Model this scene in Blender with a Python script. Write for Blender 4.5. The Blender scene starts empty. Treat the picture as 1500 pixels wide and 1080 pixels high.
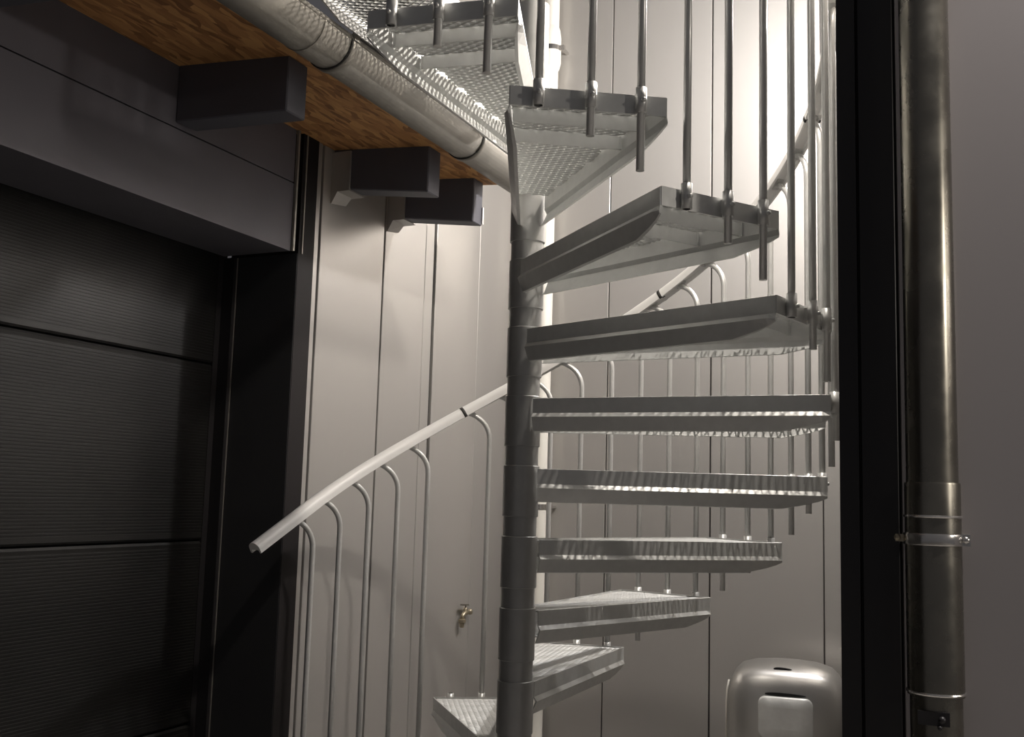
import bpy, bmesh, math, random
from mathutils import Vector, Matrix
random.seed(4)
C = bpy.context.scene
COL = C.collection
PI = math.pi

# ------------------------------------------------------------------ camera
H = 1.524                       # camera height above the paving
PITCH, ROLL, FPX = 0.119937, 0.0285971, 1535.68
fw = Vector((0, math.cos(PITCH), math.sin(PITCH)))
rt = Vector((1, 0, 0))
up = Vector((0, -math.sin(PITCH), math.cos(PITCH)))
c_, s_ = math.cos(ROLL), math.sin(ROLL)
r2 = rt * c_ + up * s_
u2 = up * c_ - rt * s_
cam = bpy.data.cameras.new('camera')
cam.sensor_width = 36.0
cam.lens = FPX / 1500 * 36.0
cam.clip_start = 0.02
co = bpy.data.objects.new('camera', cam)
COL.objects.link(co)
m = Matrix.Identity(4)
for i in range(3):
    m[i][0], m[i][1], m[i][2] = r2[i], u2[i], -fw[i]
m[2][3] = H
co.matrix_world = m
C.camera = co

# ------------------------------------------------------------------ frame of the building
PHI = 0.4293                    # the garage wall runs this far off the view axis
YAW = -PHI
POLE = Vector((0.035094, 3.03299, 0))
D1 = 1.05                       # newel axis to garage wall
dS = Vector((math.sin(PHI), math.cos(PHI), 0))      # along the garage wall, inwards
dE = Vector((math.cos(PHI), -math.sin(PHI), 0))     # out of the garage wall
ORG = POLE - dE * D1
def W(e, s, z):                 # building coordinates (z relative to camera height) -> world
    p = ORG + dE * e + dS * s
    return Vector((p.x, p.y, z + H))

# ------------------------------------------------------------------ world, lights, exposure
w = bpy.data.worlds.new('night_sky')
C.world = w
w.use_nodes = True
bg = w.node_tree.nodes['Background']
bg.inputs['Color'].default_value = (0.62, 0.60, 0.63, 1)
bg.inputs['Strength'].default_value = 0.085
C.view_settings.view_transform = 'Standard'
C.view_settings.look = 'None'
C.view_settings.gamma = 1
C.view_settings.use_curve_mapping = False
C.view_settings.exposure = 0.3

def point(name, loc, power, color, radius):
    l = bpy.data.lights.new(name, 'POINT')
    l.energy = power
    l.color = color
    l.shadow_soft_size = radius
    o = bpy.data.objects.new(name, l)
    o.location = loc
    COL.objects.link(o)
    return o
LAMP_BACK = (1.82, 1.45, 1.98)
LAMP_SIDE = (1.84, -0.02, 1.95)
LAMP_FRONT = (3.0, -0.85, 2.6)
point('back_lamp_light', W(*LAMP_BACK), 108, (1.0, 0.955, 0.93), 0.05)
point('side_lamp_light', W(*LAMP_SIDE), 90, (1.0, 0.92, 0.83), 0.03)
l_ = bpy.data.lights.new('front_downlight', 'SPOT')
l_.energy = 270
l_.color = (1.0, 0.94, 0.90)
l_.shadow_soft_size = 0.06
l_.spot_size = math.radians(68)
l_.spot_blend = 0.35
o_ = bpy.data.objects.new('front_downlight', l_)
o_.location = W(*LAMP_FRONT)
COL.objects.link(o_)
point('street_lamp_light', W(6.5, -1.32, 1.3), 110, (1.0, 0.92, 0.82), 0.12)

# ------------------------------------------------------------------ materials
def mat(name, color, rough=0.5, metal=0.0, noise=None, bump=None, spec=None, mottle=None):
    """noise=(scale, amount) varies roughness, mottle=(scale, amount) the colour, bump=(scale, strength, distance)"""
    m = bpy.data.materials.new(name)
    m.use_nodes = True
    nt = m.node_tree
    b = nt.nodes['Principled BSDF']
    b.inputs['Base Color'].default_value = (*color, 1)
    b.inputs['Roughness'].default_value = rough
    b.inputs['Metallic'].default_value = metal
    if spec is not None:
        b.inputs['Specular IOR Level'].default_value = spec
    tc = nt.nodes.new('ShaderNodeTexCoord')
    def nz(scale, stretch=(1, 1, 1), detail=4):
        mp = nt.nodes.new('ShaderNodeMapping')
        mp.inputs['Scale'].default_value = stretch
        n = nt.nodes.new('ShaderNodeTexNoise')
        n.inputs['Scale'].default_value = scale
        n.inputs['Detail'].default_value = detail
        nt.links.new(tc.outputs['Object'], mp.inputs['Vector'])
        nt.links.new(mp.outputs['Vector'], n.inputs['Vector'])
        return n
    if mottle:
        n = nz(mottle[0], mottle[2] if len(mottle) > 2 else (1, 1, 1))
        mx = nt.nodes.new('ShaderNodeMix')
        mx.data_type = 'RGBA'
        a = mottle[1]
        mx.inputs[6].default_value = (*[x * (1 - a) for x in color], 1)
        mx.inputs[7].default_value = (*[min(1, x * (1 + a)) for x in color], 1)
        nt.links.new(n.outputs['Fac'], mx.inputs[0])
        nt.links.new(mx.outputs[2], b.inputs['Base Color'])
    if noise:
        n = nz(noise[0])
        mr = nt.nodes.new('ShaderNodeMapRange')
        mr.inputs['From Min'].default_value = 0.3
        mr.inputs['From Max'].default_value = 0.7
        mr.inputs['To Min'].default_value = max(0.02, rough - noise[1])
        mr.inputs['To Max'].default_value = min(1, rough + noise[1])
        nt.links.new(n.outputs['Fac'], mr.inputs['Value'])
        nt.links.new(mr.outputs['Result'], b.inputs['Roughness'])
    if bump:
        n = nz(bump[0], bump[3] if len(bump) > 3 else (1, 1, 1), 2)
        bp = nt.nodes.new('ShaderNodeBump')
        bp.inputs['Strength'].default_value = bump[1]
        bp.inputs['Distance'].default_value = bump[2]
        n.inputs['Detail'].default_value = 0 if bump[0] < 6 else 2
        nt.links.new(n.outputs['Fac'], bp.inputs['Height'])
        nt.links.new(bp.outputs['Normal'], b.inputs['Normal'])
    return m

M = {}
M['cladding'] = mat('satin_metal_cladding', (0.43, 0.415, 0.395), 0.31, 0.45, bump=(0.9, 0.12, 0.010, (1, 1, 0.25)), mottle=(2.0, 0.05, (1, 1, 0.2)))
M['cladding_dark'] = mat('dark_metal_cladding', (0.42, 0.39, 0.385), 0.32, 0.45, bump=(0.9, 0.12, 0.010, (1, 1, 0.25)))
M['joint'] = mat('dark_joint_rubber', (0.03, 0.028, 0.026), 0.8)  # near-black backing of the panel joints, also the rail joint rings
M['dark_trim'] = mat('anthracite_trim', (0.018, 0.0165, 0.0175), 0.42, 0.0, noise=(6, 0.06))
M['post'] = mat('dark_corner_post', (0.016, 0.014, 0.0145), 0.6, 0.0, spec=0.15)
M['reveal'] = mat('black_reveal', (0.030, 0.030, 0.032), 0.5, 0.0, noise=(5, 0.06))
M['lintel'] = mat('slate_grey_board', (0.115, 0.110, 0.128), 0.62, 0.0, mottle=(7, 0.10), bump=(40, 0.12, 0.002))
M['rafter'] = mat('slate_grey_rafter_paint', (0.09, 0.09, 0.108), 0.6, 0.0, mottle=(9, 0.12), bump=(30, 0.15, 0.002, (1, 6, 6)))
M['door'] = mat('black_door_paint', (0.013, 0.0125, 0.0118), 0.42, 0.1, noise=(3, 0.05))
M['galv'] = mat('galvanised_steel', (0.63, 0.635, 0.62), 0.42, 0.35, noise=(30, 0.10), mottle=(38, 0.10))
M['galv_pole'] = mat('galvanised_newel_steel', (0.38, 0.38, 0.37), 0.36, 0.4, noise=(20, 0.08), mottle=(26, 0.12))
M['galv_tube'] = mat('galvanised_tube', (0.60, 0.60, 0.585), 0.36, 0.45, noise=(40, 0.08), mottle=(60, 0.08))
M['rail'] = mat('pale_plastic_handrail', (0.74, 0.73, 0.71), 0.42, 0.0, noise=(20, 0.06))
M['zinc'] = mat('weathered_zinc', (0.32, 0.303, 0.27), 0.50, 0.5, noise=(12, 0.10), mottle=(22, 0.16), bump=(60, 0.06, 0.001))
M['steel'] = mat('dull_stainless_pipe', (0.26, 0.245, 0.21), 0.27, 0.95, noise=(16, 0.06), mottle=(30, 0.10))
M['bright'] = mat('bright_steel', (0.75, 0.73, 0.70), 0.22, 0.95, noise=(40, 0.05))
M['white_pipe'] = mat('off_white_pipe', (0.74, 0.72, 0.66), 0.45, 0.0, noise=(10, 0.05))
M['brass'] = mat('dull_brass', (0.40, 0.35, 0.26), 0.36, 0.8)
M['bin'] = mat('satin_bin_steel', (0.47, 0.46, 0.44), 0.32, 0.7)
M['black'] = mat('black_opening', (0.006, 0.006, 0.006), 0.6)
M['paving'] = mat('grey_paving', (0.36, 0.345, 0.325), 0.85, 0.0, mottle=(14, 0.25), bump=(60, 0.3, 0.004))
M['bitumen'] = mat('roofing_felt', (0.04, 0.04, 0.04), 0.9, 0.0, mottle=(80, 0.3))

def osb():
    m = bpy.data.materials.new('oriented_strand_board')
    m.use_nodes = True
    nt = m.node_tree
    b = nt.nodes['Principled BSDF']
    b.inputs['Roughness'].default_value = 0.7
    tc = nt.nodes.new('ShaderNodeTexCoord')
    mp = nt.nodes.new('ShaderNodeMapping')
    mp.inputs['Scale'].default_value = (64, 13, 30)
    mp.inputs['Rotation'].default_value = (0, 0, 0.5)
    wv = nt.nodes.new('ShaderNodeTexNoise')
    wv.inputs['Scale'].default_value = 9
    vm = nt.nodes.new('ShaderNodeVectorMath')
    vm.operation = 'MULTIPLY_ADD'
    vm.inputs[1].default_value = (0.06, 0.06, 0.0)
    nt.links.new(tc.outputs['Object'], wv.inputs['Vector'])
    nt.links.new(wv.outputs['Color'], vm.inputs[0])
    nt.links.new(tc.outputs['Object'], vm.inputs[2])
    nt.links.new(vm.outputs[0], mp.inputs['Vector'])
    v = nt.nodes.new('ShaderNodeTexVoronoi')
    v.inputs['Scale'].default_value = 1.0
    nt.links.new(mp.outputs['Vector'], v.inputs['Vector'])
    sp = nt.nodes.new('ShaderNodeSeparateColor')
    nt.links.new(v.outputs['Color'], sp.inputs[0])
    cr = nt.nodes.new('ShaderNodeValToRGB')
    e = cr.color_ramp.elements
    e[0].position, e[0].color = 0.0, (0.26, 0.115, 0.04, 1)
    e[1].position, e[1].color = 1.0, (0.66, 0.36, 0.14, 1)
    k = cr.color_ramp.elements.new(0.45)
    k.color = (0.48, 0.235, 0.085, 1)
    nt.links.new(sp.outputs[0], cr.inputs[0])
    nt.links.new(cr.outputs[0], b.inputs['Base Color'])
    bp = nt.nodes.new('ShaderNodeBump')
    bp.inputs['Strength'].default_value = 0.4
    bp.inputs['Distance'].default_value = 0.003
    nt.links.new(sp.outputs[1], bp.inputs['Height'])
    nt.links.new(bp.outputs['Normal'], b.inputs['Normal'])
    return m
M['osb'] = osb()
def emit(name, color, strength):
    m = bpy.data.materials.new(name)
    m.use_nodes = True
    b = m.node_tree.nodes['Principled BSDF']
    b.inputs['Base Color'].default_value = (*color, 1)
    b.inputs['Emission Color'].default_value = (*color, 1)
    b.inputs['Emission Strength'].default_value = strength
    return m
M['lens'] = emit('lit_lamp_lens', (1.0, 0.93, 0.85), 6)

# ------------------------------------------------------------------ mesh helpers
class MB:
    def __init__(self): self.v = []; self.f = []; self.sm = []
    def add(self, vs, fs, smooth=False):
        o = len(self.v)
        self.v += [tuple(x) for x in vs]
        self.f += [tuple(o + i for i in f) for f in fs]
        self.sm += [smooth] * len(fs)
        return self
    def box(self, a, b):
        (x0, y0, z0), (x1, y1, z1) = a, b
        vs = [(x0, y0, z0), (x1, y0, z0), (x1, y1, z0), (x0, y1, z0), (x0, y0, z1), (x1, y0, z1), (x1, y1, z1), (x0, y1, z1)]
        return self.add(vs, [(0, 3, 2, 1), (4, 5, 6, 7), (0, 1, 5, 4), (1, 2, 6, 5), (2, 3, 7, 6), (3, 0, 4, 7)])
    def hexa(self, vs):
        return self.add(vs, [(0, 3, 2, 1), (4, 5, 6, 7), (0, 1, 5, 4), (1, 2, 6, 5), (2, 3, 7, 6), (3, 0, 4, 7)])
    def tube(self, pts, r, n=10, cap=True):
        pts = [Vector(p) for p in pts]
        rad = r if isinstance(r, (list, tuple)) else [r] * len(pts)
        t0 = (pts[1] - pts[0]).normalized()
        a = t0.orthogonal().normalized()
        vs = []
        for i, p in enumerate(pts):
            t = (pts[min(i + 1, len(pts) - 1)] - pts[max(i - 1, 0)]).normalized()
            a = (a - t * a.dot(t)).normalized()
            b = t.cross(a)
            for k in range(n):
                q = 2 * PI * k / n
                vs.append(p + (a * math.cos(q) + b * math.sin(q)) * rad[i])
        fs = []
        for i in range(len(pts) - 1):
            for k in range(n):
                fs.append((i * n + k, i * n + (k + 1) % n, (i + 1) * n + (k + 1) % n, (i + 1) * n + k))
        self.add(vs, fs, True)
        if cap:
            o = len(self.v) - len(vs)
            L = (len(pts) - 1) * n
            self.f += [tuple(o + k for k in reversed(range(n))), tuple(o + L + k for k in range(n))]
            self.sm += [False, False]
        return self
    def lathe(self, prof, org=(0, 0, 0), n=24, axis='z', smooth=True):
        """prof: list of (radius, height)"""
        vs = []
        for r, z in prof:
            for k in range(n):
                q = 2 * PI * k / n
                x, y = r * math.cos(q), r * math.sin(q)
                p = {'z': (x, y, z), 'x': (z, x, y), 'y': (y, z, x)}[axis]
                vs.append((p[0] + org[0], p[1] + org[1], p[2] + org[2]))
        fs = []
        for i in range(len(prof) - 1):
            for k in range(n):
                fs.append((i * n + k, i * n + (k + 1) % n, (i + 1) * n + (k + 1) % n, (i + 1) * n + k))
        return self.add(vs, fs, smooth)
    def mesh(self, name, mats):
        me = bpy.data.meshes.new(name)
        me.from_pydata(self.v, [], self.f)
        me.polygons.foreach_set('use_smooth', self.sm)
        for x in (mats if isinstance(mats, list) else [mats]):
            me.materials.append(x)
        me.update()
        return me
    def build(self, name, mt, parent=None, loc=(0, 0, 0), rot=0.0, shift=None):
        if shift is not None:
            self.v = [(x - shift[0], y - shift[1], z - shift[2]) for x, y, z in self.v]
        o = bpy.data.objects.new(name, self.mesh(name, mt))
        COL.objects.link(o)
        o.parent = parent
        o.location = loc
        o.rotation_euler = (0, 0, rot)
        return o
def edge_split(o, deg=35):
    bm = bmesh.new(); bm.from_mesh(o.data)
    for e in bm.edges:
        if len(e.link_faces) == 2 and e.calc_face_angle(0) > math.radians(deg):
            e.smooth = False
    bm.to_mesh(o.data); bm.free()
    return o
def empty(name, loc, rot=0.0):
    o = bpy.data.objects.new(name, None)
    COL.objects.link(o)
    o.location = loc
    o.rotation_euler = (0, 0, rot)
    o.empty_display_size = 0.1
    return o
def tag(o, label, cat, group=None):
    o['label'] = label; o['category'] = cat
    if group: o['group'] = group
    return o
def structure(o, label=None):
    o['kind'] = 'structure'
    if label: o['label'] = label
    return o
def dup(o, parent, loc=None, rot=None):
    c = o.copy(); COL.objects.link(c); c.parent = parent
    if loc is not None: c.location = loc
    if rot is not None: c.rotation_euler = (0, 0, rot)
    for k in list(o.children):
        g = k.copy(); COL.objects.link(g); g.parent = c
    return c
BASE = lambda e, s, z=-H: (W(e, s, z), (e, s, z))       # place of an Empty, and the shift for its children
def wallmb(mb, name, mt, parent, shift):                # child mesh given in building coordinates
    return mb.build(name, mt, parent, shift=shift)
def topmb(mb, name, mt, org):                           # top-level mesh given in building coordinates
    return mb.build(name, mt, None, loc=W(*org), rot=YAW, shift=org)
def panel_mb(axis, a0, a1, z0, z1, face, depth, ch=0.0018):
    """cladding panel with bevelled edges. axis 'e': lies in a plane of constant e and runs along s;  axis 's' the reverse.
    face: coordinate of the visible face; depth (signed): thickness behind it"""
    mb = MB()
    b = face + depth
    k = ch * (1 if depth > 0 else -1)
    def P(a, z, d): return (d, a, z) if axis == 'e' else (a, d, z)
    vs = [P(a0, z0, b), P(a1, z0, b), P(a1, z1, b), P(a0, z1, b),
          P(a0, z0, face + k), P(a1, z0, face + k), P(a1, z1, face + k), P(a0, z1, face + k),
          P(a0 + ch, z0, face), P(a1 - ch, z0, face), P(a1 - ch, z1, face), P(a0 + ch, z1, face)]
    fs = [(3, 2, 1, 0)]
    for o in (0, 4):
        fs += [(o, o + 1, o + 5, o + 4), (o + 1, o + 2, o + 6, o + 5), (o + 2, o + 3, o + 7, o + 6), (o + 3, o, o + 4, o + 7)]
    fs.append((8, 9, 10, 11))
    mb.add(vs, fs)
    return mb
def fixn(o):
    bm = bmesh.new(); bm.from_mesh(o.data)
    bmesh.ops.recalc_face_normals(bm, faces=bm.faces)
    bm.to_mesh(o.data); bm.free()
    return o

# ------------------------------------------------------------------ setting
S2 = 2.18        # back wall of the niche
E4 = 2.00        # right side of the niche
S3 = -0.514      # front wall face, right of the niche
ZT = 3.3         # tops of the walls (above camera)
SOF = 1.325      # soffit at the wall
GZ = -H
fl = MB().box((-1.0, -7.0, GZ - 0.2), (7.0, 3.0, GZ))
structure(topmb(fl, 'floor', M['paving'], (1.5, 0.0, GZ)), 'grey paved ground at the foot of the stair')

# --- left wall (garage wall)
org = (0, 1.2, GZ)
mb = MB()
mb.box((-0.30, 0.400, GZ), (-0.012, S2 + 0.05, SOF + 0.30))
mb.box((-0.30, 1.03, SOF + 0.30), (-0.012, S2 + 0.05, ZT))
wl = structure(topmb(mb, 'wall_left', M['joint'], org), 'pale metal clad wall beside the garage door')
for a0, a1, top in ((0.398, 0.428, SOF), (0.442, 0.891, SOF), (0.904, 1.245, SOF), (1.249, 1.322, ZT), (1.350, 1.788, ZT), (1.790, S2 - 0.002, ZT)):
    if a0 > 1.0: top = ZT
    fixn(wallmb(panel_mb('e', a0, a1, GZ, top, 0.0, -0.013), 'panel', M['cladding'], wl, org))
mb = MB()
mb.box((-0.30, 0.302, GZ), (0.004, 0.397, SOF - 0.002))
tr = structure(topmb(mb, 'trim_1', M['post'], (0, 0.35, GZ)), 'dark corner post between garage door and pale wall')
fl_ = MB().box((0.000, 0.262, 0.853), (0.010, 0.272, SOF - 0.01)).box((0.004, 0.318, 0.853), (0.008, 0.324, SOF - 0.01))
wallmb(fl_, 'edge_strip', M['zinc'], tr, (0, 0.35, GZ))
# reveal and guide rail of the door
rv = MB().box((-0.262, 0.2995, GZ), (0.002, 0.302, 0.851))
wallmb(rv, 'reveal_panel', M['reveal'], tr, (0, 0.35, GZ))

# --- lintel boards above the garage door, soffit of the recess
org = (0, -1.0, 0.85)
mb = MB().box((-0.30, -3.4, 0.851), (0.0, 0.260, 1.101))
ln = structure(topmb(mb, 'trim_2', M['lintel'], org), 'slate grey board over the garage door')
mb = MB().box((-0.30, -3.4, 1.106), (-0.001, 0.260, SOF + 0.03))
wallmb(mb, 'upper_board', M['lintel'], ln, org)

# --- garage door
org = (-0.32, -1.0, GZ)
dr = structure(empty('door_1', W(*org), YAW), 'black ribbed sectional garage door in a deep recess')
edges = [GZ, -0.836, -0.194, 0.448, 1.09]
y0, y1 = -3.4, 0.262
def rib_panel(za, zb):
    mb = MB()
    n = 56
    zs = []
    for i in range(n):
        z = za + 0.022 + (zb - za - 0.044) * i / n
        st = (zb - za - 0.044) / n
        zs += [(z, 0.0), (z + st * 0.5, 0.0), (z + st * 0.6, -0.0016), (z + st * 0.9, -0.0016)]
    prof = [(za + 0.003, -0.035), (za + 0.003, -0.006), (za + 0.010, 0.0)] + zs + [(zb - 0.012, 0.0), (zb - 0.004, -0.007), (zb - 0.004, -0.035)]
    vs = []
    for z, d in prof:
        vs += [(-0.32 + d, y0, z), (-0.32 + d, y1, z)]
    mb.add(vs, [(2 * i, 2 * i + 1, 2 * i + 3, 2 * i + 2) for i in range(len(prof) - 1)])
    return mb
for i in range(4):
    fixn(wallmb(rib_panel(edges[i], edges[i + 1]), 'door_panel', M['door'], dr, org))
mb = MB().box((-0.40, y0, GZ), (-0.365, y1 + 0.05, 1.2))
wallmb(mb, 'door_backing', M['black'], dr, org)
mb = MB().box((-0.345, 0.255, GZ), (-0.318, 0.3015, 0.90)).box((-0.318, 0.282, GZ), (-0.268, 0.3015, 0.85))
wallmb(mb, 'guide_rail', M['dark_trim'], dr, org)
mb = MB().box((-0.270, 0.2965, GZ), (-0.264, 0.2994, 0.851))
wallmb(mb, 'guide_rail_edge', M['zinc'], dr, org)

# --- back wall of the niche
org = (1.0, S2, GZ)
mb = MB().box((-0.2, S2 + 0.012, GZ), (E4 + 0.25, S2 + 0.25, ZT))
wb = structure(topmb(mb, 'wall_back', M['joint'], org), 'bright metal clad back wall of the niche')
for a0, a1 in ((0.002, 0.029), (0.034, 0.538), (0.544, 1.061), (1.069, 1.583), (1.589, E4 - 0.002)):
    fixn(wallmb(panel_mb('s', a0, a1, GZ, ZT, S2, 0.013), 'panel', M['cladding'], wb, org))
# --- right side of the niche (faces the garage wall) and the front wall with the downpipe
org = (E4, 0.8, GZ)
mb = MB().box((E4 + 0.012, S3 + 0.05, GZ), (E4 + 0.25, S2 + 0.012, ZT))
wr = structure(topmb(mb, 'wall_right', M['joint'], org), 'metal clad side of the niche behind the dark corner')
for a0, a1 in ((S3 + 0.06, 0.05), (0.056, 0.57), (0.576, 1.09), (1.096, 1.61), (1.616, S2 - 0.002)):
    fixn(wallmb(panel_mb('e', a0, a1, GZ, ZT, E4, 0.013), 'panel', M['cladding'], wr, org))
org = (3.0, S3, GZ)
mb = MB().box((E4 + 0.03, S3 + 0.012, GZ), (6.2, S3 + 0.25, ZT))
wf = structure(topmb(mb, 'wall_front', M['joint'], org), 'dark metal clad wall carrying the downpipe')
mb = panel_mb('s', 2.117, 2.90, GZ, ZT, S3, 0.013)
fixn(wallmb(mb, 'panel', M['cladding_dark'], wf, org))
for a0, a1 in ((2.906, 3.9), (3.906, 4.9), (4.906, 6.2)):
    fixn(wallmb(panel_mb('s', a0, a1, GZ, ZT, S3, 0.013), 'panel', M['cladding_dark'], wf, org))
fixn(wallmb(panel_mb('s', 2.040, 2.112, GZ, ZT, S3, 0.013), 'panel', M['dark_trim'], wf, org))
mb = MB().box((E4 - 0.002, S3 - 0.006, GZ), (2.036, S3 + 0.055, ZT))
wallmb(mb, 'corner_strip', M['dark_trim'], wf, org)

# --- eave: strand board soffit, roof edge and rafter tails
org = (0.0, -0.5, SOF)
def sof(e): return SOF - 0.118 * max(e, 0)
mb = MB()
mb.hexa([(-0.3, -3.4, SOF), (0.50, -3.4, sof(0.5)), (0.50, 1.02, sof(0.5)), (-0.3, 1.02, SOF),
         (-0.3, -3.4, SOF + 0.022), (0.50, -3.4, sof(0.5) + 0.022), (0.50, 1.02, sof(0.5) + 0.022), (-0.3, 1.02, SOF + 0.022)])
cl = structure(topmb(mb, 'ceiling', M['osb'], org), 'orange strand board under the eave')
mb = MB()
mb.hexa([(-3.0, -3.4, SOF + 0.10), (0.52, -3.4, sof(0.5) + 0.024), (0.52, 1.03, sof(0.5) + 0.024), (-3.0, 1.03, SOF + 0.10),
         (-3.0, -3.4, SOF + 0.18), (0.52, -3.4, sof(0.5) + 0.05), (0.52, 1.03, sof(0.5) + 0.05), (-3.0, 1.03, SOF + 0.18)])
wallmb(mb, 'roof_felt', M['bitumen'], cl, org)
for sa, sb, z0, z1, eo in ((-1.22, -1.125, 1.128, 1.095, 0.42), (-0.355, -0.260, 1.122, 1.104, 0.42), (0.502, 0.592, 1.150, 1.098, 0.42), (0.915, 0.998, 1.142, 1.092, 0.40)):
    mb = MB()
    ch = 0.004
    mb.hexa([(-0.001, sa, z0), (eo, sa, z1), (eo, sb, z1), (-0.001, sb, z0),
             (-0.001, sa, sof(0) - 0.001), (eo, sa, sof(eo) - 0.001), (eo, sb, sof(eo) - 0.001), (-0.001, sb, sof(0) - 0.001)])
    rf = wallmb(mb, 'rafter', M['rafter'], cl, org)
    bm = bmesh.new(); bm.from_mesh(rf.data)
    bmesh.ops.bevel(bm, geom=bm.edges[:], offset=0.004, segments=1, affect='EDGES'); bm.to_mesh(rf.data); bm.free()
    if sa > 0:
        q = 0.010
        mb = MB()
        for (ya, yb, za, zb) in ((sa - q, sb + q, z0 - 0.016, z0 - 0.005), (sa - q, sa - 0.001, z0 - 0.005, 1.29), (sb + 0.001, sb + q, z0 - 0.005, 1.29)):
            mb.box((0.001, ya, za), (0.082, yb, zb))
        mb.hexa([(0.0, sa - q, z0 - 0.060), (0.005, sa - q, z0 - 0.060), (0.005, sb, z0 - 0.045), (0.0, sb, z0 - 0.045),
                 (0.0, sa - q, z0 - 0.016), (0.030, sa - q, z0 - 0.016), (0.030, sb, z0 - 0.016), (0.0, sb, z0 - 0.016)])
        wallmb(mb, 'wall_seal', M['cladding'], cl, org)
mb = MB().box((0.402, 0.990, 1.10), (0.406, 1.000, 1.17))
wallmb(mb, 'end_clip', M['bright'], cl, org)

# ------------------------------------------------------------------ gutter
GR, GE, GZc = 0.077, 0.573, 1.281
GS0, GS1 = -3.4, 0.97
org = (GE, 0.0, GZc - GR)
gut = tag(empty('roof_gutter', W(*org), YAW), 'long half round zinc gutter along the edge of the strand board eave', 'gutter')
def half_shell(s0, s1, ro, ri, a0=0.0, a1=PI, n=18):
    mb = MB()
    vs = []
    for s in (s0, s1):
        for r in (ro, ri):
            for i in range(n + 1):
                a = a0 + (a1 - a0) * i / n
                vs.append((GE + r * math.cos(a), s, GZc - r * math.sin(a)))
    N = n + 1
    fs, fe = [], []
    for i in range(n):
        fs.append((i, i + 1, 2 * N + i + 1, 2 * N + i))
        fs.append((N + i + 1, N + i, 3 * N + i, 3 * N + i + 1))
        fe.append((i + 1, i, N + i, N + i + 1))
        fe.append((2 * N + i, 2 * N + i + 1, 3 * N + i + 1, 3 * N + i))
    fe += [(0, 2 * N, 3 * N, N), (n, N + n, 3 * N + n, 2 * N + n)]
    mb.add(vs, fs, True)
    o = len(mb.v) - len(vs)
    mb.f += [tuple(o + i for i in f) for f in fe]; mb.sm += [False] * len(fe)
    return mb
g = wallmb(half_shell(GS0, GS1, GR, GR - 0.002), 'trough', M['zinc'], gut, org)
bd = MB().tube([(GE + GR - 0.004, GS0, GZc + 0.004), (GE + GR - 0.004, GS1, GZc + 0.004)], 0.0085, 10)
wallmb(bd, 'bead', M['zinc'], gut, org)
fl_ = MB().box((GE - GR - 0.004, GS0, GZc - 0.01), (GE - GR + 0.0, GS1, GZc + 0.02))
wallmb(fl_, 'back_edge', M['zinc'], gut, org)
jn = half_shell(-0.505, -0.500, GR + 0.0015, GR, n=18)
wallmb(jn, 'joint', M['zinc'], gut, org)
for s in (-2.05, -1.20, -0.355, 0.502):
    b = wallmb(half_shell(s - 0.014, s + 0.014, GR + 0.005, GR + 0.001), 'bracket', M['zinc'], gut, org)
    mb = MB().box((GE + GR - 0.012, s - 0.014, GZc - 0.004), (GE + GR + 0.008, s + 0.014, GZc + 0.016))
    wallmb(mb, 'bracket_clip', M['zinc'], b, (0, 0, 0) if False else org)
    mb = half_shell(s - 0.019, s - 0.014, GR + 0.0035, GR + 0.0005)
    wallmb(mb, 'bracket_dark_ring', M['joint'], b, org)  # narrow dark ring along one side of the bracket
cap = MB()
N = 18
vs = [(GE + GR * math.cos(PI * i / N), GS1, GZc - GR * math.sin(PI * i / N)) for i in range(N + 1)] + [(GE + GR * math.cos(PI * i / N), GS1 + 0.004, GZc - GR * math.sin(PI * i / N)) for i in range(N + 1)]
cap.add(vs, [tuple(range(N + 1)), tuple(reversed(range(N + 1, 2 * N + 2)))] + [(i + 1, i, N + 1 + i, N + 2 + i) for i in range(N)] + [(0, N, 2 * N + 1, N + 1)])
fixn(wallmb(cap, 'end_cap', M['zinc'], gut, org))

# ------------------------------------------------------------------ spiral staircase
AL = 0.391681          # turn per tread
TH0 = -0.259013        # direction of tread 0
RISE = 0.2
ZD = 0.276134 + H      # top of tread 0 above the paving
RO, WO, RI, WI = 0.8474, 0.1755, 0.040, 0.0448
RB = 0.868             # balusters
stair = tag(empty('spiral_staircase', POLE), 'galvanised steel spiral staircase with mesh treads and tubular balusters', 'staircase')
ang = lambda k: TH0 - k * AL
zt = lambda k: ZD + k * RISE

# newel
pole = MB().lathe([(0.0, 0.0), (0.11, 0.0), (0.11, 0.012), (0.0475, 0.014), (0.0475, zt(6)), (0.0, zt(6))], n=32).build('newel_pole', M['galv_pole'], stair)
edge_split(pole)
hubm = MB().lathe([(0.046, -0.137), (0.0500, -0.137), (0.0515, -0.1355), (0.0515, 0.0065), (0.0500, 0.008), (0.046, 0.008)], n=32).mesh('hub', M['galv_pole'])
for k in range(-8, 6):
    o = bpy.data.objects.new('hub', hubm); COL.objects.link(o); o.parent = pole; o.location = (0, 0, zt(k)); edge_split(o) if k == -8 else None

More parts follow.
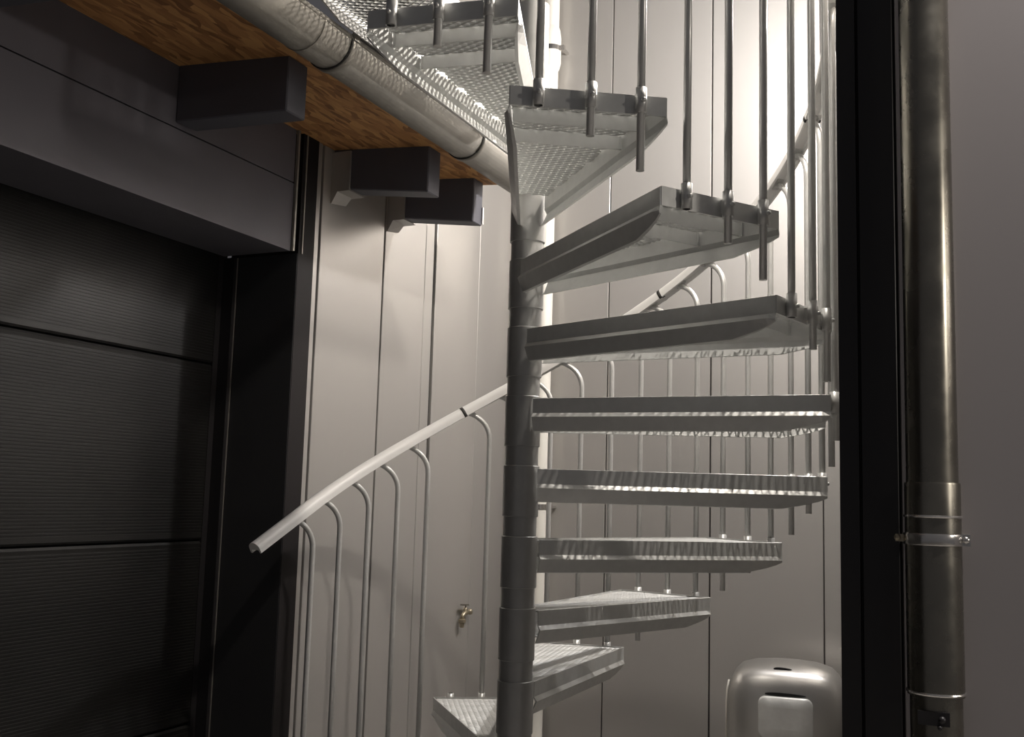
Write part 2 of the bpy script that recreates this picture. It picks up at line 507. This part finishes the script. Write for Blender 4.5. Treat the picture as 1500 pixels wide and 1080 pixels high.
# tread prototype; local x outwards, local +y towards the lower tread, z=0 at the top edge
UH = 0.043
def channel(sgn):
    """side channel: upright plate, ledge, in-turned lower flange whose outer end tapers up"""
    p0 = Vector((RI, sgn * WI)); p1 = Vector((RO, sgn * WO))
    L = (p1 - p0).length
    t = (p1 - p0) / L
    n = Vector((-t.y, t.x)) * (1 if sgn > 0 else -1)        # outwards
    full = [(-0.002, 0.0), (0.0, -0.001), (0.0, -UH), (0.0095, -UH - 0.0115), (0.0080, -UH - 0.0140), (-0.008, -0.093), (-0.017, -0.0945), (-0.017, -0.0925), (-0.0105, -0.091), (0.0045, -UH - 0.0125), (-0.003, -UH - 0.001), (-0.003, 0.0)]
    st = []
    for l, f in ((0.0, 1.0), (0.03, 1.0), (0.4, 1.0), (L - 0.125, 1.0), (L - 0.055, 0.62), (L - 0.02, 0.36), (L, 0.12)):
        ring = []
        for a, z in full:
            if z < -UH - 0.0141:
                d = z + UH + 0.014
                z2 = -UH - 0.014 + d * f
                a2 = 0.0080 + (a - 0.0080) * (0.35 + 0.65 * f)
            else:
                a2, z2 = a, z
                if l > L - 0.01 and z < -UH: a2 = min(a2, 0.002)
            q = p0 + t * l + n * a2
            ring.append((q.x, q.y, z2))
        st.append(ring)
    mb = MB()
    k = len(full)
    vs = [v for r in st for v in r]
    fs = []
    for i in range(len(st) - 1):
        for j in range(k):
            fs.append((i * k + j, i * k + (j + 1) % k, (i + 1) * k + (j + 1) % k, (i + 1) * k + j))
    fs += [tuple(range(k)), tuple(range((len(st) - 1) * k, len(st) * k))]
    mb.add(vs, fs)
    return mb
def wid(x): return WI + (WO - WI) * (x - RI) / (RO - RI)
def mesh_grid(inside, x0, x1, yr, zc, SW=0.020, LW=0.036, wd=0.0040, th=0.0055, edge=None):
    """expanded metal: thin slanted strands between staggered nodes"""
    mb = MB()
    rows = int((x1 - x0) / (SW / 2)) + 1
    for r in range(rows):
        xa = x0 + r * SW / 2; xb = xa + SW / 2
        oa = 0.0 if r % 2 == 0 else LW / 2
        nc = int(yr / LW) + 2
        for cI in range(-nc, nc + 1):
            ya = cI * LW + oa
            for dy in (-LW / 2, LW / 2):
                yb = ya + dy
                if not (inside((xa + xb) / 2, (ya + yb) / 2)): continue
                A_, B_ = Vector((xa, ya)), Vector((xb, yb))
                if edge:
                    for q in (0, 1):
                        P_, Q_ = (A_, B_) if q == 0 else (B_, A_)
                        if abs(P_.y) > edge(P_.x):
                            lo, hi = 0.0, 1.0
                            for _ in range(12):
                                tm = (lo + hi) / 2
                                R_ = P_.lerp(Q_, tm)
                                if abs(R_.y) > edge(R_.x): lo = tm
                                else: hi = tm
                            if q == 0: A_ = P_.lerp(Q_, hi)
                            else: B_ = P_.lerp(Q_, hi)
                d = B_ - A_
                if d.length < 0.001: continue
                d.normalize()
                n = Vector((-d.y, d.x)) * wd / 2
                if n.x < 0: n = -n
                vs = []
                for (px, py) in (A_, B_):
                    vs += [(px - n.x, py - n.y, zc - 0.0012 - th / 2), (px + n.x, py + n.y, zc + 0.0012 - th / 2), (px + n.x, py + n.y, zc + 0.0012 + th / 2 - 0.0015), (px - n.x, py - n.y, zc - 0.0012 + th / 2 - 0.0015)]
                mb.add(vs, [(0, 1, 5, 4), (1, 2, 6, 5), (2, 3, 7, 6), (3, 0, 4, 7)])
    return mb
def make_tread():
    t = empty('tread', (0, 0, 0)); t.parent = stair
    fixn(channel(-1).build('side_plate', M['galv'], t))
    fixn(channel(1).build('side_plate', M['galv'], t))
    mb = MB().box((RO - 0.003, -WO + 0.002, -UH), (RO + 0.002, WO - 0.002, 0.0))
    mb.build('end_plate', M['galv'], t)
    gm = mesh_grid(lambda x, y: abs(y) < wid(x) - 0.004 and RI + 0.03 < x < RO - 0.004, RI + 0.03, RO - 0.004, WO, -0.006, edge=lambda x: wid(x) - 0.0045)
    gr = gm.build('grating', M['galv'], t)
    gr['kind'] = 'stuff'
    for u in (0.745, 0.612):
        hw = wid(u) - 0.012
        mb = MB().box((u - 0.002, -hw, -0.043), (u + 0.002, hw, -0.010))
        mb.box((u - 0.004, -hw - 0.005, -0.043), (u + 0.004, -hw, -0.010)).box((u - 0.004, hw, -0.043), (u + 0.004, hw + 0.005, -0.010))
        mb.build('cross_bar', M['galv'], t)
    return t
tread0 = make_tread()
for k in range(-8, 5):
    t = tread0 if k == -8 else dup(tread0, stair)
    t.location = (0, 0, zt(k)); t.rotation_euler = (0, 0, ang(k))

# balusters with clamps
def zr(x): return ZD + x * RISE / 3
def pol(r, a, z): return Vector((r * math.cos(a), r * math.sin(a), z))
da = AL / 3
RAILU = 1.06
top_path = []
BL = RAILU - 0.6 * RISE / 3 + 0.107           # bottom of the tube to the rail underside
def bez(a, b, c, d, t):
    u = 1 - t
    return a * u ** 3 + b * 3 * u * u * t + c * 3 * u * t * t + d * t ** 3
def baluster_mesh():
    # local: x outwards, +y towards the lower side, z=0 bottom of tube
    pts = [Vector((0, 0, 0)), Vector((0, 0, BL * 0.5)), Vector((0, 0, BL - 0.095))]
    a, b, c, d = Vector((0, 0, BL - 0.095)), Vector((0, 0, BL - 0.045)), Vector((0, 0.036, BL - 0.012)), Vector((0, 0.082, BL + 0.002))
    pts += [bez(a, b, c, d, i / 8) for i in range(1, 9)]
    return MB().tube(pts, 0.0092, 12)
bal_me = baluster_mesh().mesh('baluster', M['galv_tube'])
def clamp_mesh(dz):
    mb = MB().lathe([(0.0093, -0.045), (0.0128, -0.045), (0.0128, 0.012), (0.0093, 0.012)], n=14)
    mb.box((-0.021, -0.006, -0.034), (-0.010, 0.006, -0.004))
    mb.lathe([(0.0, 0.019), (0.005, 0.019), (0.005, 0.012)], org=(0, 0, -0.019), n=8, axis='x')
    return mb.mesh('clamp', M['galv_tube'])
clamp_me = clamp_mesh(0)
flange_me = MB().box((-0.010, -0.022, -0.005), (0.010, 0.022, 0.003)).mesh('rail_flange', M['galv_tube'])
for j in range(-22, 14):
    if j == -22: continue
    a = TH0 - j * da
    k = round(j / 3)
    bz = zr(j) - 0.107
    if j == -16:                              # this one is missing: only its clamp is left on the tread
        o = bpy.data.objects.new('empty_clamp', clamp_me); COL.objects.link(o); o.parent = stair
        o.location = pol(RB, a, zt(k)); o.rotation_euler = (0, 0, a)
        continue
    o = bpy.data.objects.new('baluster', bal_me); COL.objects.link(o); o.parent = stair
    o.location = pol(RB, a, bz); o.rotation_euler = (0, 0, a)
    cobj = bpy.data.objects.new('clamp', clamp_me); COL.objects.link(cobj); cobj.parent = o
    cobj.location = (0, 0, zt(k) - bz)
    fobj = bpy.data.objects.new('rail_flange', flange_me); COL.objects.link(fobj); fobj.parent = o
    fobj.location = (0, 0.078, BL + 0.006); fobj.rotation_euler = (-math.atan2(RISE / 3, RB * da), 0, 0)

# handrail: half-round section, hollow underneath, swept along the helix
slope = math.atan2(RISE / 3, RB * da)
sec = []
for i in range(13):
    q = PI * i / 12
    sec.append((0.0245 * math.cos(q), 0.012 + 0.022 * math.sin(q)))
sec += [(-0.0245, -0.002), (-0.019, -0.004), (-0.015, 0.008), (0.015, 0.008), (0.019, -0.004), (0.0245, -0.002)]
TAIL = -21.3
def sweep(j0, j1, n, grow=1.0):
    mb = MB(); vs = []; K = len(sec)
    for i in range(n + 1):
        x = j0 + (j1 - j0) * i / n
        a = TH0 - x * da
        er = Vector((math.cos(a), math.sin(a), 0)); et = Vector((math.sin(a), -math.cos(a), 0))
        nn = Vector((0, 0, 1)) * math.cos(slope) - et * math.sin(slope)
        if x < TAIL:
            a = TH0 - TAIL * da
            er = Vector((math.cos(a), math.sin(a), 0)); et = Vector((math.sin(a), -math.cos(a), 0))
        nn = Vector((0, 0, 1)) * math.cos(slope) - et * math.sin(slope)
        o = er * RB + et * (min(0, x - TAIL) * da * RB) + Vector((0, 0, zr(x) + RAILU + 0.004))
        for u, v in sec:
            vs.append(o + er * u * grow + nn * ((v - 0.012) * grow + 0.012))
    fs = []
    for i in range(n):
        for q in range(K):
            fs.append((i * K + q, i * K + (q + 1) % K, (i + 1) * K + (q + 1) % K, (i + 1) * K + q))
    mb.add(vs, fs, True)
    mb.f += [tuple(range(K)), tuple(range(n * K, (n + 1) * K))]; mb.sm += [False, False]
    return mb
hr = fixn(sweep(-23.15, 13.5, 180).build('handrail', M['rail'], stair)); edge_split(hr, 40)
for x in (-15.84, -9.25, -2.6, 4.0, 10.6):
    fixn(sweep(x - 0.045, x + 0.045, 2, 1.03).build('joint_ring', M['joint'], hr))

# top landing: mesh platform beside the gutter
LZ = 1.335 + H
def toloc(e, s):
    p = dE * (e - D1) + dS * s
    return (p.x, p.y)
land = empty('landing', (0, 0, LZ), YAW); land.parent = stair
LE0, LE1, LS0, LS1 = 0.668 - D1, 0.985 - D1, -0.60, 0.50
def in_land(x, y): return LE0 + 0.005 < y < LE1 - (0.0 if x > -0.05 else -0.0) and LS0 < x < LS1
gm = mesh_grid(lambda x, y: in_land(x, y), LS0, LS1, 0.45, -0.012)
gm.v = [(y, x, z) for x, y, z in gm.v]
gm.f = [tuple(reversed(f)) for f in gm.f]
gr = gm.build('grating', M['galv'], land); gr['kind'] = 'stuff'
mb = MB()
mb.hexa([(LE0 - 0.003, LS0 + 0.0, -0.012), (LE0 + 0.002, LS0 + 0.0, -0.012), (LE0 + 0.002, LS1, -0.045), (LE0 - 0.003, LS1, -0.045),
         (LE0 - 0.003, LS0, 0.0), (LE0 + 0.002, LS0, 0.0), (LE0 + 0.002, LS1, 0.0), (LE0 - 0.003, LS1, 0.0)])
mb.v = mb.v[:0]; mb.f = []; mb.sm = []
prof = [(LS0, -0.010), (LS0 + 0.03, -0.018), (LS0 + 0.14, -0.046), (LS1, -0.046)]
vs = []
for s, z in prof:
    vs += [(LE0 - 0.003, s, z), (LE0 + 0.002, s, z), (LE0 + 0.002, s, 0.004), (LE0 - 0.003, s, 0.004)]
fs = []
for i in range(3):
    fs += [(4 * i + q, 4 * i + (q + 1) % 4, 4 * i + 4 + (q + 1) % 4, 4 * i + 4 + q) for q in range(4)]
fs += [(0, 1, 2, 3), (12, 13, 14, 15)]
mb.add(vs, fs)
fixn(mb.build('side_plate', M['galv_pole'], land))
mb = MB().box((LE0, LS1 - 0.005, -0.046), (LE1, LS1, 0.004)).box((LE1 - 0.005, LS0, -0.046), (LE1, -0.06, 0.004)).box((LE1 - 0.005, 0.06, -0.046), (LE1, LS1, 0.004))
mb.build('edge_bar', M['galv'], land)
mb = MB().box((LE1 - 0.02, -0.08, -0.05), (LE1 + 0.02, 0.08, 0.0))
mb.build('hub_plate', M['galv'], land)

# ------------------------------------------------------------------ downpipe on the dark wall at the right
PE, PS = 2.177, S3 - 0.066
org = (PE, PS, GZ)
dp = tag(empty('steel_downpipe', W(*org), YAW), 'dull steel downpipe clamped to the dark wall at the right', 'pipe')
def cyl(prof, n=40): return MB().lathe(prof, org=(PE, PS, 0), n=n)
o = edge_split(wallmb(cyl([(0.0475, -0.02), (0.0475, ZT)]), 'upper_pipe', M['steel'], dp, org))
o = edge_split(wallmb(cyl([(0.0475, 0.046), (0.0505, 0.046), (0.0512, 0.043), (0.0512, -0.352), (0.049, -0.352)]), 'socket', M['steel'], dp, org))
o = edge_split(wallmb(cyl([(0.047, -0.30), (0.047, GZ)]), 'lower_pipe', M['steel'], dp, org))
for z in (-0.0185, -0.346):
    edge_split(wallmb(cyl([(0.0505, z - 0.003), (0.0530, z - 0.0022), (0.0538, z), (0.0530, z + 0.0022), (0.0505, z + 0.003)]), 'bead_ring', M['bright'], dp, org))
cp = edge_split(wallmb(cyl([(0.0512, -0.072), (0.0535, -0.0725), (0.0545, -0.070), (0.0545, -0.053), (0.0535, -0.0505), (0.0512, -0.051)]), 'pipe_clamp', M['bright'], dp, org))
mb = MB().box((PE + 0.050, PS - 0.016, -0.072), (PE + 0.066, PS - 0.002, -0.050)).box((PE + 0.050, PS + 0.002, -0.072), (PE + 0.066, PS + 0.016, -0.050))
wallmb(mb, 'clamp_lug', M['bright'], cp, org)
mb = MB().lathe([(0.0, -0.020), (0.007, -0.020), (0.007, -0.015)], org=(PE + 0.058, PS, -0.061), n=6, axis='y').lathe([(0.0035, -0.02), (0.0035, 0.022), (0.0, 0.022)], org=(PE + 0.058, PS, -0.061), n=8, axis='y')
wallmb(mb, 'bolt', M['bright'], cp, org)
mb = MB().box((PE - 0.068, PS - 0.010, -0.068), (PE - 0.050, PS + 0.010, -0.054)).lathe([(0.0, -0.014), (0.006, -0.014), (0.0065, -0.008), (0.006, 0.010)], org=(PE - 0.064, PS - 0.003, -0.060), n=10, axis='y')
wallmb(mb, 'hinge_screw', M['brass'], cp, org)
mb = MB().box((PE - 0.006, PS + 0.052, -0.066), (PE + 0.006, S3, -0.056))
wallmb(mb, 'stand_off', M['steel'], cp, org)
mb = MB().box((PE - 0.03, PS - 0.051, -0.40), (PE + 0.025, PS - 0.044, -0.375)).lathe([(0.0, -0.010), (0.006, -0.010), (0.007, 0.004)], org=(PE + 0.012, PS - 0.050, -0.388), n=8, axis='y').lathe([(0.0, -0.010), (0.004, -0.010), (0.005, 0.004)], org=(PE + 0.008, PS - 0.050, -0.402), n=8, axis='y')
wallmb(mb, 'cleaning_hatch', M['dark_trim'], dp, org)

# ------------------------------------------------------------------ white pipe in the back corner
PE, PS = 0.222, S2 - 0.075
org = (PE, PS, GZ)
wp = tag(empty('white_downpipe', W(*org), YAW), 'slim off-white downpipe in the back corner behind the newel pole', 'pipe')
edge_split(wallmb(cyl([(0.040, GZ), (0.040, ZT)], 28), 'pipe', M['white_pipe'], wp, org))
edge_split(wallmb(cyl([(0.040, 2.22), (0.046, 2.23), (0.053, 2.26), (0.053, 2.40), (0.047, 2.44), (0.040, 2.46)], 28), 'collar', M['white_pipe'], wp, org))
for z in (2.335, -0.055):
    r = 0.056 if z > 1 else 0.043
    b = edge_split(wallmb(cyl([(0.041, z - 0.013), (r, z - 0.013), (r, z + 0.013), (0.041, z + 0.013)], 28), 'bracket', M['bright'], wp, org))
    mb = MB().box((PE + r - 0.004, PS - 0.012, z - 0.014), (PE + r + 0.022, PS + 0.008, z + 0.014)).box((PE + r + 0.004, PS + 0.004, z - 0.006), (PE + r + 0.016, S2, z + 0.006))
    wallmb(mb, 'bracket_lug', M['bright'], b, org)

# ------------------------------------------------------------------ tap
TS, TZ = 1.752, -0.553
org = (0.0, TS, TZ)
tp = tag(empty('water_tap', W(*org), YAW), 'small brass garden tap on the wall left of the newel pole', 'tap')
def tap_part(mb, name, mt):
    mb.v = [((x - org[0]) * 0.76 + org[0], (y - org[1]) * 0.76 + org[1], (z - org[2]) * 0.76 + org[2]) for x, y, z in mb.v]
    return wallmb(mb, name, mt, tp, org)
mb = MB().lathe([(0.0, 0.0), (0.026, 0.0), (0.026, 0.003), (0.022, 0.008), (0.013, 0.010), (0.013, 0.022), (0.017, 0.026), (0.019, 0.036), (0.016, 0.048), (0.0, 0.052)], org=org, n=20, axis='x')
tap_part(mb, 'wall_elbow', M['brass'])
X = 0.036
mb = MB().tube([(X, TS - 0.010, TZ), (X, TS - 0.030, TZ), (X, TS - 0.050, TZ - 0.002), (X, TS - 0.075, TZ - 0.004), (X, TS - 0.095, TZ - 0.014), (X, TS - 0.102, TZ - 0.036)], [0.0115, 0.0115, 0.016, 0.0155, 0.014, 0.0125], 14)
mb.lathe([(0.0, 0.022), (0.009, 0.022), (0.011, 0.012), (0.014, 0.0)], org=(X, TS - 0.062, TZ + 0.008), n=14)
tap_part(mb, 'valve_body', M['brass'])
mb = MB().lathe([(0.0115, 0.0), (0.017, -0.001), (0.024, -0.005), (0.024, -0.022), (0.016, -0.026), (0.0135, -0.052), (0.009, -0.052), (0.009, -0.01)], org=(X, TS - 0.103, TZ - 0.034), n=8, smooth=False)
tap_part(mb, 'hose_coupling', M['brass'])
mb = MB().tube([(X, TS - 0.062, TZ + 0.025), (X, TS - 0.062, TZ + 0.046)], 0.005, 8)
mb.hexa([(X - 0.013, TS - 0.115, TZ + 0.046), (X + 0.013, TS - 0.115, TZ + 0.046), (X + 0.013, TS - 0.035, TZ + 0.040), (X - 0.013, TS - 0.035, TZ + 0.040),
         (X - 0.010, TS - 0.112, TZ + 0.054), (X + 0.010, TS - 0.112, TZ + 0.054), (X + 0.010, TS - 0.037, TZ + 0.050), (X - 0.010, TS - 0.037, TZ + 0.050)])
tap_part(mb, 'handle', M['steel'])

# ------------------------------------------------------------------ domed litter bin
BE, BSS = 1.487, 1.80
BROT = YAW + 0.14
bc = W(BE, BSS, GZ)
lb = tag(empty('litter_bin', bc, BROT), 'domed shiny steel litter bin standing by the back wall', 'bin')
BT = 0.905     # height
def sup(a, b, z, n=44, p=5.0):
    r = []
    for i in range(n):
        q = 2 * PI * i / n
        cx, sy = math.cos(q), math.sin(q)
        r.append((a * math.copysign(abs(cx) ** (2 / p), cx), b * math.copysign(abs(sy) ** (2 / p), sy), z))
    return r
def loft(rings, mb=None, cap=True):
    mb = mb or MB(); n = len(rings[0]); vs = [v for r in rings for v in r]
    fs = [(i * n + k, i * n + (k + 1) % n, (i + 1) * n + (k + 1) % n, (i + 1) * n + k) for i in range(len(rings) - 1) for k in range(n)]
    mb.add(vs, fs, True)
    o = len(mb.v) - len(vs)
    if cap:
        mb.f += [tuple(o + k for k in reversed(range(n))), tuple(o + (len(rings) - 1) * n + k for k in range(n))]; mb.sm += [False, False]
    return mb
edge_split(loft([sup(0.205, 0.165, 0.0), sup(0.21, 0.17, 0.02), sup(0.224, 0.18, 0.56)]).build('body', M['bin'], lb), 50)
prof = [(0.232, 0.186, 0.545), (0.236, 0.190, 0.56), (0.238, 0.190, 0.70), (0.236, 0.188, 0.745), (0.228, 0.182, 0.785), (0.212, 0.172, 0.815), (0.186, 0.152, 0.841), (0.145, 0.120, 0.859), (0.08, 0.07, 0.869), (0.004, 0.004, 0.872)]
edge_split(loft([sup(a, b, z, p=(5.0 if z < 0.85 else 3.2)) for a, b, z in prof]).build('hood', M['bin'], lb), 60)
# flap: rounded plate, proud of the hood, bowed
def rrect(w, h, r, n=6):
    pts = []
    for cx, cz, a0 in ((w - r, h - r, 0), (-w + r, h - r, PI / 2), (-w + r, -h + r, PI), (w - r, -h + r, 1.5 * PI)):
        for i in range(n + 1):
            q = a0 + PI / 2 * i / n
            pts.append((cx + r * math.cos(q), cz + r * math.sin(q)))
    return pts
def plate(w, h, r, zc, y0, y1, bow=0.0, rnd=0.006):
    o = rrect(w, h, r)
    rings = []
    for sc, y in ((1.0, y0), (1.0, y1 + rnd), (1 - rnd / w, y1), ):
        rings.append([(x * sc, y - bow * (1 - (x / w) ** 2) , z * sc + zc) for x, z in o])
    rings.append([(x * 0.5, y1 - 0.004 - bow * (1 - (x * .5 / w) ** 2), z * 0.5 + zc) for x, z in o])
    return loft(rings)
fixn(plate(0.106, 0.082, 0.030, 0.672, -0.180, -0.203, 0.003).build('flap', M['galv'], lb))
mb = MB()
o_ = []
for i in range(24):
    q = 2 * PI * i / 24
    o_.append((0.080 * math.cos(q), 0.0065 * math.sin(q) * (1 - 0.3 * math.cos(q))))
loft([[(x, -0.185, z + 0.762) for x, z in o_], [(x, -0.1915, z + 0.762) for x, z in o_]], mb)
fixn(mb.build('slot', M['black'], lb))
mb = MB()
loft([[(x * 0.45 - 0.012, -0.120, z * 0.8 + 0.853) for x, z in o_], [(x * 0.45 - 0.012, -0.136, z * 0.8 + 0.853) for x, z in o_]], mb)
fixn(mb.build('key_slot', M['black'], lb))
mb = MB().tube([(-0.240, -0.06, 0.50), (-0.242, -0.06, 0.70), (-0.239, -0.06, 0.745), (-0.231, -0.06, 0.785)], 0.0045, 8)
mb.build('rim_highlight', M['white_pipe'], lb)  # white tube added to draw the bright highlight along the hood's left rim

# ------------------------------------------------------------------ lamps above the frame
def wall_lamp(name, label, base, lens):
    o = tag(empty(name, W(*base), YAW), label, 'lamp')
    return o
lp = tag(empty('wall_lamp', W(E4, 1.45, 2.05), YAW), 'bulkhead lamp in the far end of the niche near its back wall', 'lamp', None)
wallmb(MB().box((E4 - 0.12, 1.37, 2.05), (E4, 1.53, 2.13)), 'housing', M['dark_trim'], lp, (E4, 1.45, 2.05))
wallmb(MB().box((E4 - 0.11, 1.38, 2.042), (E4 - 0.01, 1.52, 2.05)), 'lens', M['lens'], lp, (E4, 1.45, 2.05))
lp = tag(empty('wall_lamp', W(E4, -0.02, 2.05), YAW), 'bulkhead lamp in the niche close to the dark front corner', 'lamp', None)
wallmb(MB().box((E4 - 0.12, -0.10, 2.05), (E4, 0.06, 2.13)), 'housing', M['dark_trim'], lp, (E4, -0.02, 2.05))
wallmb(MB().box((E4 - 0.11, -0.09, 2.042), (E4 - 0.01, 0.05, 2.05)), 'lens', M['lens'], lp, (E4, -0.02, 2.05))
lp = tag(empty('wall_lamp', W(3.0, S3, 2.66), YAW), 'downlight above the dark wall right of the downpipe', 'lamp', None)
wallmb(MB().box((2.92, S3 - 0.42, 2.66), (3.08, S3, 2.74)).lathe([(0.05, 2.62), (0.06, 2.66), (0.06, 2.67)], org=(3.0, S3 - 0.336, 0), n=20), 'housing', M['dark_trim'], lp, (3.0, S3, 2.66))
